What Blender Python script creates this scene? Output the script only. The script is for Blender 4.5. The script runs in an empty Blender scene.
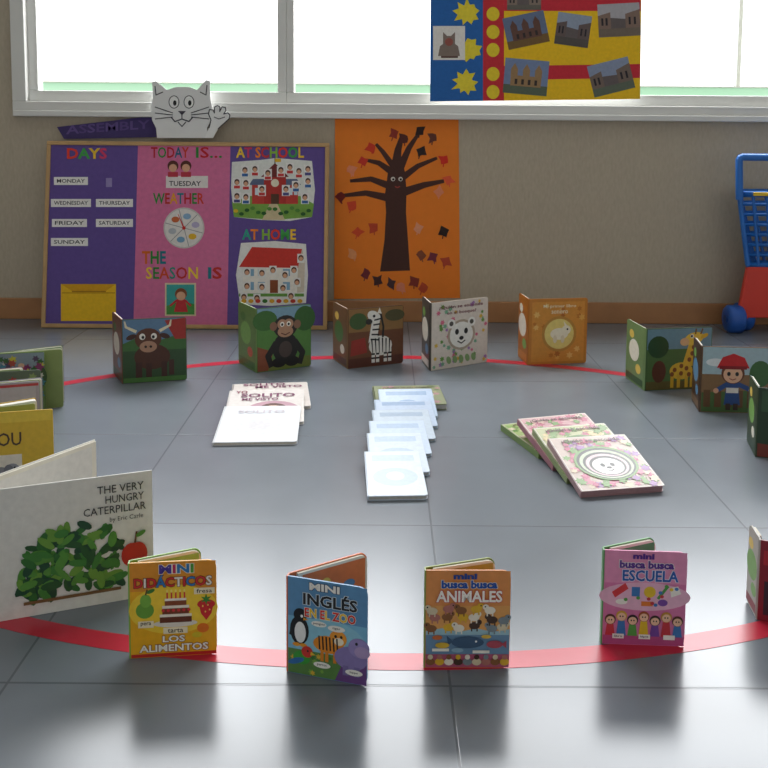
import bpy, math, random
from mathutils import Vector, Matrix
random.seed(4)
scene = bpy.context.scene
COL = scene.collection
try:
    scene.view_settings.view_transform = 'Standard'
except Exception:
    pass

# ------------------------------------------------------------------ camera model
F, CX, HOR, CH = 850.0, 384.0, 130.0, 0.75
PITCH, ROLL = math.radians(5), math.radians(0.45)
CYP = HOR + F * math.tan(PITCH)
fwd = Vector((0, math.cos(PITCH), -math.sin(PITCH)))
r0, u0 = Vector((1, 0, 0)), Vector((0, math.sin(PITCH), math.cos(PITCH)))
RT = r0 * math.cos(ROLL) + u0 * math.sin(ROLL)
UP = u0 * math.cos(ROLL) - r0 * math.sin(ROLL)
EYE = Vector((0, 0, CH))
def ray(px, py): return fwd + RT * ((px - CX) / F) - UP * ((py - CYP) / F)
def gnd(px, py, z=0.0):
    d = ray(px, py); return EYE + d * ((z - CH) / d.z)
def onY(px, py, Y):
    d = ray(px, py); return EYE + d * (Y / d.y)
def seen_x(P):
    v = P - EYE; return CX + F * v.dot(RT) / v.dot(fwd)
cam = bpy.data.objects.new('camera', bpy.data.cameras.new('camera'))
COL.objects.link(cam)
cam.data.sensor_width = 36; cam.data.lens = 36 * F / 768
cam.data.shift_y = (CYP - 384) / 768
cam.data.clip_start = 0.01
M = Matrix.Identity(4)
for i, v in enumerate((RT, UP, -fwd)):
    for j in range(3): M[j][i] = v[j]
M.translation = EYE
cam.matrix_world = M
scene.camera = cam

# ------------------------------------------------------------------ materials
def lin(h):
    h = h.lstrip('#'); o = []
    for i in (0, 2, 4):
        c = int(h[i:i+2], 16) / 255
        o.append(c / 12.92 if c <= .04045 else ((c + .055) / 1.055) ** 2.4)
    return (o[0], o[1], o[2], 1)
_m = {}
def mat(h, rough=.5, scale=40, amt=.12, bump=0):
    k = (h, rough, scale, amt, bump)
    if k in _m: return _m[k]
    m = bpy.data.materials.new('paint_' + h.lstrip('#')); m.use_nodes = True
    nt = m.node_tree; b = nt.nodes['Principled BSDF']
    tc = nt.nodes.new('ShaderNodeTexCoord'); n = nt.nodes.new('ShaderNodeTexNoise')
    n.inputs['Scale'].default_value = scale; n.inputs['Detail'].default_value = 4
    nt.links.new(tc.outputs['Object'], n.inputs['Vector'])
    mx = nt.nodes.new('ShaderNodeMix'); mx.data_type = 'RGBA'
    c = lin(h)
    mx.inputs[6].default_value = tuple(x * (1 - amt) for x in c[:3]) + (1,)
    mx.inputs[7].default_value = tuple(min(1, x * (1 + amt)) for x in c[:3]) + (1,)
    nt.links.new(n.outputs['Fac'], mx.inputs[0]); nt.links.new(mx.outputs[2], b.inputs['Base Color'])
    b.inputs['Roughness'].default_value = rough
    if bump:
        bp = nt.nodes.new('ShaderNodeBump'); bp.inputs['Strength'].default_value = bump; bp.inputs['Distance'].default_value = .002
        nt.links.new(n.outputs['Fac'], bp.inputs['Height']); nt.links.new(bp.outputs['Normal'], b.inputs['Normal'])
    _m[k] = m; return m
def print_mat(name, rough):
    m = bpy.data.materials.new(name); m.use_nodes = True
    nt = m.node_tree; b = nt.nodes['Principled BSDF']
    a = nt.nodes.new('ShaderNodeAttribute'); a.attribute_name = 'Col'
    tc = nt.nodes.new('ShaderNodeTexCoord'); n = nt.nodes.new('ShaderNodeTexNoise'); n.inputs['Scale'].default_value = 90
    nt.links.new(tc.outputs['Object'], n.inputs['Vector'])
    mr = nt.nodes.new('ShaderNodeMapRange'); mr.inputs[3].default_value = .85; mr.inputs[4].default_value = 1.1
    nt.links.new(n.outputs['Fac'], mr.inputs[0])
    mx = nt.nodes.new('ShaderNodeMix'); mx.data_type = 'RGBA'; mx.blend_type = 'MULTIPLY'; mx.inputs[0].default_value = 1
    nt.links.new(a.outputs['Color'], mx.inputs[6]); nt.links.new(mr.outputs[0], mx.inputs[7])
    nt.links.new(mx.outputs[2], b.inputs['Base Color']); b.inputs['Roughness'].default_value = rough
    return m
GLOSS = print_mat('printed_gloss', .36)
MATTE = print_mat('printed_paper', .8)

# ------------------------------------------------------------------ object helpers
def link(name, me, m=None, parent=None):
    o = bpy.data.objects.new(name, me); COL.objects.link(o)
    if m is not None and me is not None: me.materials.append(m)
    if parent: o.parent = parent
    return o
def tag(o, label, cat, group=None):
    o['label'] = label; o['category'] = cat
    if group: o['group'] = group
    return o
def struct(o): o['kind'] = 'structure'; return o
def thing(name, label, cat, mw=None, group=None):
    o = bpy.data.objects.new(name, None); COL.objects.link(o); o.empty_display_size = .05
    if mw is not None: o.matrix_world = mw
    return tag(o, label, cat, group)
def boxes(name, bl, m=None, parent=None, bevel=0):
    vs, fs = [], []
    for (x0, x1, y0, y1, z0, z1) in bl:
        b = len(vs)
        vs += [(x0,y0,z0),(x1,y0,z0),(x1,y1,z0),(x0,y1,z0),(x0,y0,z1),(x1,y0,z1),(x1,y1,z1),(x0,y1,z1)]
        fs += [tuple(b+i for i in f) for f in ((3,2,1,0),(4,5,6,7),(0,1,5,4),(1,2,6,5),(2,3,7,6),(3,0,4,7))]
    me = bpy.data.meshes.new(name); me.from_pydata(vs, [], fs)
    o = link(name, me, m, parent)
    if bevel:
        md = o.modifiers.new('bevel', 'BEVEL'); md.width = bevel; md.segments = 2
    return o
def fixn(me):
    import bmesh
    bm = bmesh.new(); bm.from_mesh(me); bmesh.ops.recalc_face_normals(bm, faces=bm.faces); bm.to_mesh(me); bm.free()
def prism(name, pts, mapf, t0, t1, m=None, parent=None, bevel=0):
    n = len(pts)
    vs = [mapf(u, v, t0) for u, v in pts] + [mapf(u, v, t1) for u, v in pts]
    fs = [tuple(range(n)), tuple(range(2*n-1, n-1, -1))] + [(i, (i+1) % n, n+(i+1) % n, n+i) for i in range(n)]
    me = bpy.data.meshes.new(name); me.from_pydata([tuple(v) for v in vs], [], fs); fixn(me)
    o = link(name, me, m, parent)
    if bevel:
        md = o.modifiers.new('bevel', 'BEVEL'); md.width = bevel; md.segments = 2
    return o
def rrect(x0, y0, x1, y1, r4):
    out = []
    for (cx, cy, sx, sy, r, a0) in ((x0,y0,1,1,r4[0],180),(x1,y0,-1,1,r4[1],270),(x1,y1,-1,-1,r4[2],0),(x0,y1,1,-1,r4[3],90)):
        if r <= 0: out.append((cx, cy)); continue
        for k in range(6):
            a = math.radians(a0 + 18*k); out.append((cx+sx*r+r*math.cos(a), cy+sy*r+r*math.sin(a)))
    return out
def tubes(name, paths, m, parent=None, res=3):
    cu = bpy.data.curves.new(name, 'CURVE'); cu.dimensions = '3D'; cu.bevel_depth = 1.0; cu.bevel_resolution = res; cu.use_fill_caps = True
    for pts, r, cyc in paths:
        s = cu.splines.new('POLY'); s.points.add(len(pts)-1)
        for p, q in zip(s.points, pts): p.co = (q[0], q[1], q[2], 1); p.radius = r
        s.use_cyclic_u = cyc
    o = bpy.data.objects.new('tmp', cu); COL.objects.link(o)
    dg = bpy.context.evaluated_depsgraph_get()
    me = bpy.data.meshes.new_from_object(o.evaluated_get(dg))
    bpy.data.objects.remove(o)
    for p in me.polygons: p.use_smooth = True
    me.name = name; me.materials.clear()
    return link(name, me, m, parent)
_g = {}
def glyph(body, bold=0.0):
    k = (body, bold)
    if k in _g: return _g[k]
    cu = bpy.data.curves.new('t', 'FONT'); cu.body = body; cu.offset = bold; cu.resolution_u = 2
    for i in range(8): cu.materials.append(mat('#%02x0000' % (10+i)))
    for i, ch in enumerate(cu.body_format): ch.material_index = i % 8
    o = bpy.data.objects.new('tmp', cu); COL.objects.link(o)
    dg = bpy.context.evaluated_depsgraph_get(); dg.update()
    me = bpy.data.meshes.new_from_object(o.evaluated_get(dg))
    vs = [(v.co.x, v.co.y) for v in me.vertices]
    fs = [(tuple(p.vertices), p.material_index) for p in me.polygons]
    bpy.data.objects.remove(o); bpy.data.meshes.remove(me); bpy.data.curves.remove(cu)
    xs = [v[0] for v in vs] or [0, 1]; ys = [v[1] for v in vs] or [0, 1]
    _g[k] = (vs, fs, min(xs), max(xs), min(ys), max(ys)); return _g[k]

class Art:
    """flat printed / cut-paper shapes, stacked in thin layers on a surface"""
    def __init__(s, mapf, ax=1.0, sy=1, base=2e-4, step=4e-5):
        s.map, s.ax, s.sy, s.k, s.step = mapf, ax, sy, base, step
        s.v, s.f, s.c = [], [], []
    def poly(s, pts, col):
        s.k += s.step; b = len(s.v)
        s.v += [tuple(s.map(u, v, s.k)) for u, v in pts]
        s.f.append(tuple(range(b, b+len(pts)))); s.c.append(lin(col)); return s
    def rect(s, x0, y0, x1, y1, col): return s.poly([(x0,y0),(x1,y0),(x1,y1),(x0,y1)], col)
    def ell(s, cx, cy, rx, ry, col, rot=0, n=18, a0=0, a1=360):
        r = math.radians(rot); pts = []
        m = n if a1-a0 >= 360 else n+1
        for i in range(m):
            a = math.radians(a0 + (a1-a0)*i/n); x, y = rx*math.cos(a), ry*math.sin(a)
            pts.append((cx+(x*math.cos(r)-y*math.sin(r))*s.ax, cy+(x*math.sin(r)+y*math.cos(r))*s.sy))
        return s.poly(pts, col)
    def star(s, cx, cy, r, col, n=5, inner=.45, rot=0, jit=0):
        pts = []
        for i in range(2*n):
            a = math.radians(rot) + math.pi*i/n + math.pi/2; q = r if i % 2 == 0 else r*inner
            q *= 1 + random.uniform(-jit, jit)
            pts.append((cx+q*math.cos(a)*s.ax, cy+q*math.sin(a)*s.sy))
        return s.poly(pts, col)
    def line(s, pts, w, col, w2=None):
        n = len(pts)-1; w2 = w if w2 is None else w2
        for i in range(n):
            (x0,y0),(x1,y1) = pts[i], pts[i+1]
            dx, dy = (x1-x0)/s.ax, y1-y0; L = math.hypot(dx, dy) or 1
            nx, ny = -dy/L*s.ax, dx/L
            a, b = (w+(w2-w)*i/n)/2, (w+(w2-w)*(i+1)/n)/2
            s.poly([(x0-nx*a,y0-ny*a),(x1-nx*b,y1-ny*b),(x1+nx*b,y1+ny*b),(x0+nx*a,y0+ny*a)], col)
            if i < n-1: s.ell(x1, y1, b, b, col, n=10)
        return s
    def text(s, body, x0, x1, yb, hh, cols, bold=0.0, rot=0):
        vs, fs, a, b, c, d = glyph(body, bold)
        if isinstance(cols, str): cols = [cols]
        s.k += s.step; base = len(s.v); r = math.radians(rot)
        sx, sy = (x1-x0)/max(1e-6, b-a), hh/max(1e-6, d-c)
        for (x, y) in vs:
            X, Y = (x-a)*sx, (y-c)*sy
            Y += X/s.ax*math.tan(r)
            s.v.append(tuple(s.map(x0+X, yb+Y*s.sy, s.k)))
        for f, mi in fs:
            s.f.append(tuple(base+i for i in f)); s.c.append(lin(cols[mi % len(cols)]))
        return s
    def otext(s, body, x0, x1, yb, hh, cols, oc, bold=.01, rot=0):
        s.text(body, x0-.6, x1+.6, yb-.5*s.sy, hh+1, oc, bold+.035, rot); return s.text(body, x0, x1, yb, hh, cols, bold, rot)
    def build(s, name, parent, m=None):
        if not s.f: return None
        me = bpy.data.meshes.new(name); me.from_pydata(s.v, [], s.f)
        at = me.color_attributes.new('Col', 'FLOAT_COLOR', 'CORNER'); fl = []
        for p in me.polygons:
            for _ in range(p.loop_total): fl += s.c[p.index]
        at.data.foreach_set('color', fl)
        return link(name, me, m or GLOSS, parent)
class Titles:
    """each line of lettering becomes its own mesh"""
    def __init__(s, mapf, ax, base, parent): s.a = (mapf, ax, 1, base); s.p = parent
    def text(s, *a, **k): A = Art(*s.a); A.text(*a, **k); A.build('title', s.p)
    def otext(s, *a, **k): A = Art(*s.a); A.otext(*a, **k); A.build('title', s.p)

class Frame:
    def __init__(s, O, ux, uz):
        ux = ux.normalized(); uz = (uz - ux*uz.dot(ux)).normalized(); uy = uz.cross(ux)
        s.M = Matrix.Identity(4)
        for i, v in enumerate((ux, uy, uz)):
            for j in range(3): s.M[j][i] = v[j]
        s.M.translation = O; s.I = s.M.inverted()
    def at(s, px, py, y=0.0):
        e = s.I @ EYE; d = s.I.to_3x3() @ ray(px, py)
        return e + d * ((y - e.y) / d.y)
    def art(s, y=0.0, base=2e-4):
        return Art(lambda u, v, k: s.at(u, v, y) + Vector((0, -k, 0)), 1, -1, base)
    def flat(s):
        return lambda u, v, t: s.at(u, v, 0) + Vector((0, t, 0))

# ------------------------------------------------------------------ the room
DW = gnd(384, 321).y
zs = lambda py, Y=None, px=384: onY(px, py, Y or DW).z
xs = lambda px, Y=None, py=100: onY(px, py, Y or DW).x
Z_OPEN, Z_TOP = zs(112), 2.25
XL, XR = xs(16), 2.6

fm = bpy.data.materials.new('floor_tiles'); fm.use_nodes = True
nt = fm.node_tree; b = nt.nodes['Principled BSDF']; N = nt.nodes.new; L = nt.links.new
tc = N('ShaderNodeTexCoord'); mp = N('ShaderNodeMapping'); mp.inputs['Location'].default_value = (-.095+.6*10, -(gnd(384,525).y)+.47*20, 0)
L(tc.outputs['Object'], mp.inputs['Vector'])
br = N('ShaderNodeTexBrick'); br.offset = 0; br.squash = 1
br.inputs['Scale'].default_value = 1; br.inputs['Brick Width'].default_value = .6; br.inputs['Row Height'].default_value = .47
br.inputs['Mortar Size'].default_value = .0022; br.inputs['Mortar Smooth'].default_value = .4
br.inputs['Color1'].default_value = lin('#787f87'); br.inputs['Color2'].default_value = lin('#747b83'); br.inputs['Mortar'].default_value = lin('#5e646a')
L(mp.outputs[0], br.inputs['Vector'])
n1 = N('ShaderNodeTexNoise'); n1.inputs['Scale'].default_value = 9; n1.inputs['Detail'].default_value = 5
L(tc.outputs['Object'], n1.inputs['Vector'])
mr = N('ShaderNodeMapRange'); mr.inputs[3].default_value = .93; mr.inputs[4].default_value = 1.07; L(n1.outputs['Fac'], mr.inputs[0])
mx = N('ShaderNodeMix'); mx.data_type = 'RGBA'; mx.blend_type = 'MULTIPLY'; mx.inputs[0].default_value = 1
L(br.outputs['Color'], mx.inputs[6]); L(mr.outputs[0], mx.inputs[7]); L(mx.outputs[2], b.inputs['Base Color'])
m2 = N('ShaderNodeMapRange'); m2.inputs[3].default_value = .21; m2.inputs[4].default_value = .25; L(n1.outputs['Fac'], m2.inputs[0]); L(m2.outputs[0], b.inputs['Roughness'])
bp = N('ShaderNodeBump'); bp.inputs['Strength'].default_value = .3; bp.inputs['Distance'].default_value = .001; bp.invert = True
L(br.outputs['Fac'], bp.inputs['Height']); L(bp.outputs['Normal'], b.inputs['Normal'])
struct(boxes('floor', [(-3.5, 4.5, -3, DW, -.1, 0)], fm))

wm = bpy.data.materials.new('wall_covering'); wm.use_nodes = True
nt = wm.node_tree; b = nt.nodes['Principled BSDF']; N = nt.nodes.new; L = nt.links.new
tc = N('ShaderNodeTexCoord'); n1 = N('ShaderNodeTexNoise'); n1.inputs['Scale'].default_value = 120; n1.inputs['Detail'].default_value = 3
mp = N('ShaderNodeMapping'); mp.inputs['Scale'].default_value = (1, 1, .35); L(tc.outputs['Object'], mp.inputs['Vector']); L(mp.outputs[0], n1.inputs['Vector'])
rp = N('ShaderNodeMix'); rp.data_type = 'RGBA'; rp.inputs[6].default_value = lin('#aea28f'); rp.inputs[7].default_value = lin('#c5b9a4')
L(n1.outputs['Fac'], rp.inputs[0]); L(rp.outputs[2], b.inputs['Base Color']); b.inputs['Roughness'].default_value = .85
bp = N('ShaderNodeBump'); bp.inputs['Strength'].default_value = .35; bp.inputs['Distance'].default_value = .002
L(n1.outputs['Fac'], bp.inputs['Height']); L(bp.outputs['Normal'], b.inputs['Normal'])
struct(boxes('wall_back', [(-3.5, 4.5, DW, DW+.2, 0, Z_OPEN), (-3.5, 4.5, DW, DW+.2, Z_TOP, 2.8),
      (-3.5, XL, DW, DW+.2, Z_OPEN, Z_TOP), (XR, 4.5, DW, DW+.2, Z_OPEN, Z_TOP)], wm))
struct(boxes('wall_left', [(-3.7, -3.5, -3, DW+.2, 0, 2.8)], mat('#d2c9b8', .9)))
struct(boxes('wall_right', [(4.5, 4.7, -3, DW+.2, 0, 2.8)], mat('#d2c9b8', .9)))
struct(boxes('ceiling', [(-3.7, 4.7, -3, DW+.2, 2.8, 2.9)], mat('#ecebe6', .9)))
struct(boxes('baseboard_back', [(-3.5, 4.5, DW-.014, DW, 0, zs(300.5))], mat('#b07d52', .5, 12, .2), bevel=.003))

white = mat('#e0e0dc', .35, 10, .03)
fy0, fy1 = DW-.03, DW+.1
zb0, zb1, zb2 = zs(119, fy0), zs(104, fy0), zs(93, DW)
win = struct(boxes('window_1', [(xs(12,fy0), XR+.05, fy0, fy1, zb0, zb1), (xs(12,fy0), xs(26,fy0), fy0, fy1, zb1, Z_TOP),
      (xs(12,fy0), XR+.05, fy0, fy1, Z_TOP, Z_TOP+.06), (XR, XR+.05, fy0, fy1, zb1, Z_TOP)], white, bevel=.003))
sx0, sx1, sx2 = xs(26), xs(285), XR
def mk_sash(a, c):
    wv = .048
    return boxes('window_frame', [(a, c, DW, DW+.05, zb1, zb2), (a, a+wv, DW, DW+.05, zb2, Z_TOP), (c-wv*.72, c, DW, DW+.05, zb2, Z_TOP), (a+wv, c-wv*.72, DW, DW+.05, Z_TOP-.05, Z_TOP)], white, win, bevel=.003)
mk_sash(sx0, sx1+.006)
w2 = boxes('window_frame', [(sx1+.006, sx2, DW+.001, DW+.05, zb1, zb2), (sx1+.006, xs(294), DW+.001, DW+.05, zb2, Z_TOP), (sx2-.05, sx2, DW+.001, DW+.05, zb2, Z_TOP), (xs(294), sx2-.05, DW+.001, DW+.05, Z_TOP-.05, Z_TOP)], white, win, bevel=.003)
boxes('window_sill', [(xs(14,fy0), XR+.05, fy0-.012, fy0, zb0, zb0+.022)], white, win, bevel=.003)

gm = bpy.data.materials.new('washed_out_green'); gm.use_nodes = True  # lets daylight through so the outdoor stand-in looks overexposed
nt = gm.node_tree; nt.nodes.remove(nt.nodes['Principled BSDF'])
t1 = nt.nodes.new('ShaderNodeBsdfTranslucent'); t2 = nt.nodes.new('ShaderNodeBsdfTransparent'); ms = nt.nodes.new('ShaderNodeMixShader')
nz = nt.nodes.new('ShaderNodeTexNoise'); nz.inputs['Scale'].default_value = 6
cr = nt.nodes.new('ShaderNodeMix'); cr.data_type = 'RGBA'; cr.inputs[6].default_value = lin('#b2cdb8'); cr.inputs[7].default_value = lin('#d3e2d4')
nt.links.new(nz.outputs['Fac'], cr.inputs[0]); nt.links.new(cr.outputs[2], t1.inputs['Color']); nt.links.new(cr.outputs[2], t2.inputs['Color'])
ms.inputs[0].default_value = .5
nt.links.new(t1.outputs[0], ms.inputs[1]); nt.links.new(t2.outputs[0], ms.inputs[2]); nt.links.new(ms.outputs[0], nt.nodes['Material Output'].inputs['Surface'])
yb = DW+1.3
outdoor = thing('view_standin', 'pale green translucent stand-in for the washed-out strip outside beyond the window', 'view_standin', Matrix.Translation((0, yb, 0)))  # made-up panel, edge and upright standing for the overexposed green view
boxes('green_panel', [(-4, 5, -.005, .005, -.1, zs(85, yb))], gm, outdoor)
boxes('top_strip', [(-4, 5, -.02, .02, zs(85, yb), zs(85, yb)+.006)], mat('#e6ece8', .4), outdoor)
boxes('upright_strip', [(xs(736,yb)-.01, xs(736,yb)+.01, -.02, .02, zs(85, yb)+.006, 2.2)], mat('#e6ece8', .4), outdoor)

# ------------------------------------------------------------------ floor tape ring
pa, pb, pl = gnd(395, 664), gnd(395, 357.5), gnd(0, 622)
yc, bb = (pa.y+pb.y)/2, (pb.y-pa.y)/2
aa = (abs(pl.x)+.02)/math.sqrt(max(.05, 1-((pl.y-yc)/bb)**2))
aa = min(max(aa, 1.1), 1.2)
vs, fs = [], []
nseg = 160
for i in range(nseg):
    t = 2*math.pi*i/nseg
    wob = 1+.006*math.sin(5*t)
    for off, z in ((-.019, .0001), (-.019, .0005), (.019, .0005), (.019, .0001)):
        vs.append((.015+(aa*wob+off)*math.cos(t), yc+(bb*wob+off)*math.sin(t), z))
for i in range(nseg):
    j = (i+1) % nseg
    for q in range(3): fs.append((4*i+q, 4*j+q, 4*j+q+1, 4*i+q+1))
me = bpy.data.meshes.new('floor_tape'); me.from_pydata(vs, [], fs); fixn(me)
tag(link('floor_tape', me, mat('#c62c42', .3, 8, .15)), 'big red tape ring stuck on the grey tiled floor', 'tape')

# ------------------------------------------------------------------ display board
S, E = gnd(40, 329.5), gnd(326, 328)
S.y = E.y = (S.y+E.y)/2
Lb = .76
th = math.asin(min(.4, (DW-.045-S.y)/Lb))
fr = Frame(Vector(((S.x+E.x)/2, S.y, 0.001)), E-S, Vector((0, math.sin(th), math.cos(th))))
bd = thing('display_board', 'wood framed purple and pink classroom board with days, weather and season', 'board', fr.M)
c = [fr.at(39, 141), fr.at(326, 141)]
hw = (E.x-S.x)/2 + .006; hz = c[0].z
fw = .015
boxes('wooden_frame', [(-hw, hw, -.008, .012, 0, fw), (-hw, hw, -.008, .012, hz-fw, hz), (-hw, -hw+fw, -.008, .012, fw, hz-fw), (hw-fw, hw, -.008, .012, fw, hz-fw)], mat('#c09a68', .5, 25, .2), bd, bevel=.002)
x1, x2 = fr.at(136, 230).x, fr.at(229, 230).x
boxes('purple_panel', [(-hw+fw, x1, -.002, .01, fw, hz-fw)], mat('#644f96', .85, 60, .15), bd)
boxes('pink_panel', [(x1, x2, -.0022, .01, fw, hz-fw)], mat('#d8749f', .85, 60, .15), bd)
boxes('purple_panel', [(x2, hw-fw, -.002, .01, fw, hz-fw)], mat('#644f96', .85, 60, .15), bd)
LC = ['#e8402e', '#46a84e', '#f6ca3a', '#d8406a', '#35a58e', '#f5862a', '#d03a3a', '#8fc040']
def word(body, x0, x1, y0, y1, cols=LC, bold=.03, yo=-.0025, name='lettering'):
    A = fr.art(yo, 6e-4); A.text(body, x0, x1, y1, y1-y0, cols, bold); A.build(name, bd, MATTE)
word('DAYS', 67, 107, 148, 159); word('TODAY', 151, 189, 147, 158, ['#c8202a','#2f8a3a','#c8202a','#1f6a8a','#d8402a'], .015); word('IS...', 196, 222, 147, 158, ['#2f8a3a','#c8202a'], .015); word('AT SCHOOL', 236, 304, 147, 158, LC[2:]+LC[:2])
word('WEATHER', 153, 204, 193, 204, ['#2f8a3a','#c8302a','#e8a020','#1f7a8a','#c8202a','#2f8a3a','#d8402a'], .02); word('AT HOME', 242, 296, 229, 240, LC[4:]+LC[:4])
word('THE', 142, 166, 251, 264, ['#e06a1a','#2f8a3a','#1f7a8a']); word('SEASON', 146, 198, 267, 279, ['#f6d03a','#2f8a3a','#d8502a','#2f8f7e','#c8302a','#f6d03a'], .015); word('IS', 208, 222, 267, 279, ['#1f7a8a','#c8302a'])
def daycard(body, x0, x1, y0, y1):
    A = fr.art(-.0025, 8e-4); A.rect(x0, y1, x1, y0, '#f2efec'); A.text(body, x0+3, x1-3, y1-2.2, (y1-y0)-4.2, '#2a2a35', .012); A.build('day_card', bd, MATTE)
daycard('MONDAY', 54, 88, 177, 185); daycard('WEDNESDAY', 51, 91, 199, 207); daycard('THURSDAY', 96, 133, 199, 207)
daycard('FRIDAY', 52, 87, 219, 227); daycard('SATURDAY', 96, 133, 219, 227); daycard('SUNDAY', 51, 88, 238, 246)
A = fr.art(-.0025, 6e-4); A.rect(106, 187, 112, 178, '#9a8cc0'); A.build('card_holder', bd, MATTE)
A = fr.art(-.0025, 6e-4); A.rect(166, 188, 208, 176, '#ece5e2')
for x in (173, 186): A.ell(x, 166, 5.5, 5.5, '#5a2f25'); A.ell(x, 168, 4, 4, '#e0a988'); A.rect(x-5, 177, x+5, 172, '#c23a4a')
A.text('TUESDAY', 169, 201, 186, 5, '#2a2a35', .012); A.build('day_card', bd, MATTE)
A = fr.art(-.0025, 6e-4); A.ell(184, 228, 20.5, 20.5, '#cfcac6', n=32); A.ell(184, 228, 19, 19, '#e6e2dd', n=32)
for k in range(6):
    a = math.radians(60*k+15); A.line([(184, 228), (184+19*math.cos(a), 228+19*math.sin(a))], .7, '#9a9a9a')
for k, cc in enumerate(('#e8b92c', '#7aa9c9', '#b9bfc6', '#cf6a3a', '#8fb5d5', '#b8b0d0')):
    a = math.radians(60*k+45); A.ell(184+12*math.cos(a), 228+12*math.sin(a), 4, 3, cc)
A.line([(184, 228), (178, 214)], 1.6, '#d02f2f', .5); A.ell(184, 228, 1.8, 1.8, '#d02f2f'); A.build('weather_wheel', bd, MATTE)
A = fr.art(-.0025, 6e-4); A.rect(165, 316, 196, 283, '#e8d8b0'); A.rect(166.5, 314.5, 194.5, 284.5, '#3fa9a4')
A.poly([(166.5,314.5),(194.5,314.5),(194.5,304),(180,301),(166.5,306)], '#4f9a4a'); A.poly([(174,312),(188,312),(185,299),(177,299)], '#c8343a')
A.ell(181, 294, 6, 6, '#8a4a2a'); A.ell(181, 296, 4.6, 4.4, '#e5b08e'); A.line([(177,300),(170,306)], 2, '#c8343a'); A.line([(185,300),(191,306)], 2, '#c8343a'); A.build('season_card', bd, MATTE)
A = fr.art(-.0025, 6e-4); A.rect(61, 321, 116, 284, '#f0c020'); A.poly([(61,284),(116,284),(106,291),(72,291)], '#dca212'); A.line([(72,291.5),(106,291.5)], 1.2, '#a97508'); A.rect(62, 293.5, 115, 292.3, '#c79410'); A.build('paper_pocket', bd, MATTE)
A = fr.art(-.0025, 6e-4)
A.poly([(232,162),(260,160),(276,158),(312,161),(315,190),(312,217),(290,221),(262,220),(234,217),(231,188)], '#e9ebe6')
A.poly([(234,217),(232,202),(250,196),(300,196),(314,204),(312,217),(275,220)], '#7fae4c')
A.poly([(262,220),(285,220),(277,203),(270,203)], '#d8c8a0')
A.rect(252, 204, 298, 184, '#c8423a'); A.rect(264, 204, 286, 176, '#b8352f'); A.poly([(261,177),(289,177),(275,163)], '#7a3030'); A.line([(275,164),(275,158)], 1, '#444444'); A.rect(275,162,281,158.5,'#e8b92c')
A.poly([(249,185),(264,185),(264,179),(253,179)], '#5e6a8a'); A.poly([(286,185),(301,185),(297,179),(286,179)], '#5e6a8a')
for x in (255, 260, 289, 294): A.rect(x, 195, x+3.5, 188, '#dfeaf2')
A.rect(271, 204, 279, 194, '#5a3a2a'); A.ell(275, 183, 4, 4, '#f0e8d0')
for x, y in ((237,183),(245,171),(255,170),(237,197),(308,182),(305,198),(299,172),(290,168),(246,184),(262,190),(246,198),(286,190),(296,186),(281,171),(268,174),(308,170)): A.rect(x-4, y+6, x+4, y-5, '#f3f1ee'); A.ell(x, y-1, 2.6, 3, '#4a3028'); A.ell(x, y, 2, 2.2, '#dca888'); A.rect(x-3, y+5.5, x+3, y+2.6, random.choice(['#d04040','#3a6aa8','#50508a']))
for k in range(14):
    x = 236+k*5.6; A.ell(x, 211+3*math.sin(k*1.7), 2.4, 1.8, random.choice(['#3f7a35','#5b9440','#2f6330','#d86a8a','#e6c030']))
A.build('school_picture', bd, MATTE)
A = fr.art(-.0025, 6e-4)
A.poly([(241,243),(275,241),(306,244),(308,275),(306,303),(270,306),(240,304),(236,275)], '#ecebe8')
A.rect(243, 293, 297, 266, '#f4efe6'); A.poly([(239,267),(252,247),(302,249),(298,268)], '#d23a30'); A.poly([(298,268),(302,249),(305,262),(304,292),(297,293)], '#d9cdbd')
for x in (247, 258, 283): A.rect(x, 276, x+7, 269, '#86aecb'); A.rect(x, 290, x+7, 282, '#86aecb')
A.rect(270, 293, 278, 280, '#8a4a2a'); A.line([(239,295),(304,295)], 3, '#6ba148')
for x, y in ((247,272),(262,273),(285,275),(247,286),(283,288),(297,282),(257,298),(273,270),(294,270),(262,287),(291,296),(244,297),(301,258)): A.rect(x-3.6, y+4.8, x+3.6, y-4.2, '#f0eeea'); A.ell(x, y, 2.7, 3.1, '#5a3828'); A.ell(x, y+.8, 2, 2.2, '#dfaa88')
for k in range(9): A.ell(244+k*7, 301, 2.6, 2, random.choice(['#3f7a35','#c8402f','#e0a92c']))
A.build('home_picture', bd, MATTE)

# ------------------------------------------------------------------ banner + cat
fb = Frame(onY(106, 137, DW-.012), Vector((1,0,0)), Vector((0,0,1)))
o = thing('wall_banner', 'purple paper banner with lilac letters standing over the board, left of the cat', 'banner', fb.M)
prism('paper_strip', [(57,127),(152,116),(166,137),(64,139)], fb.flat(), 0, .004, mat('#4a3c74', .8), o)
A = fb.art(0, 4e-4); A.text('ASSEMBLY', 66, 150, 134.5, 9, ['#6f5a9c', '#645090'], .02, 4); A.build('lettering', o, MATTE)
fc = Frame(onY(184, 139, DW-.046), Vector((1,0,0)), Vector((0,0,1)))
o = thing('cat_cutout', 'white paper cat cut-out waving a paw above the board', 'cut-out', fc.M)
cat = [(157,138),(156,128),(152,120),(151,108),(153,97),(152,82),(156,81),(167,90),(176,87),(189,87),(197,90),(206,80),(210,81),(210,97),(212,107),(211,120),(207,128),(208,138)]
prism('card', cat, fc.flat(), 0, .003, mat('#e9e9e8', .8, 20, .04), o)
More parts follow.
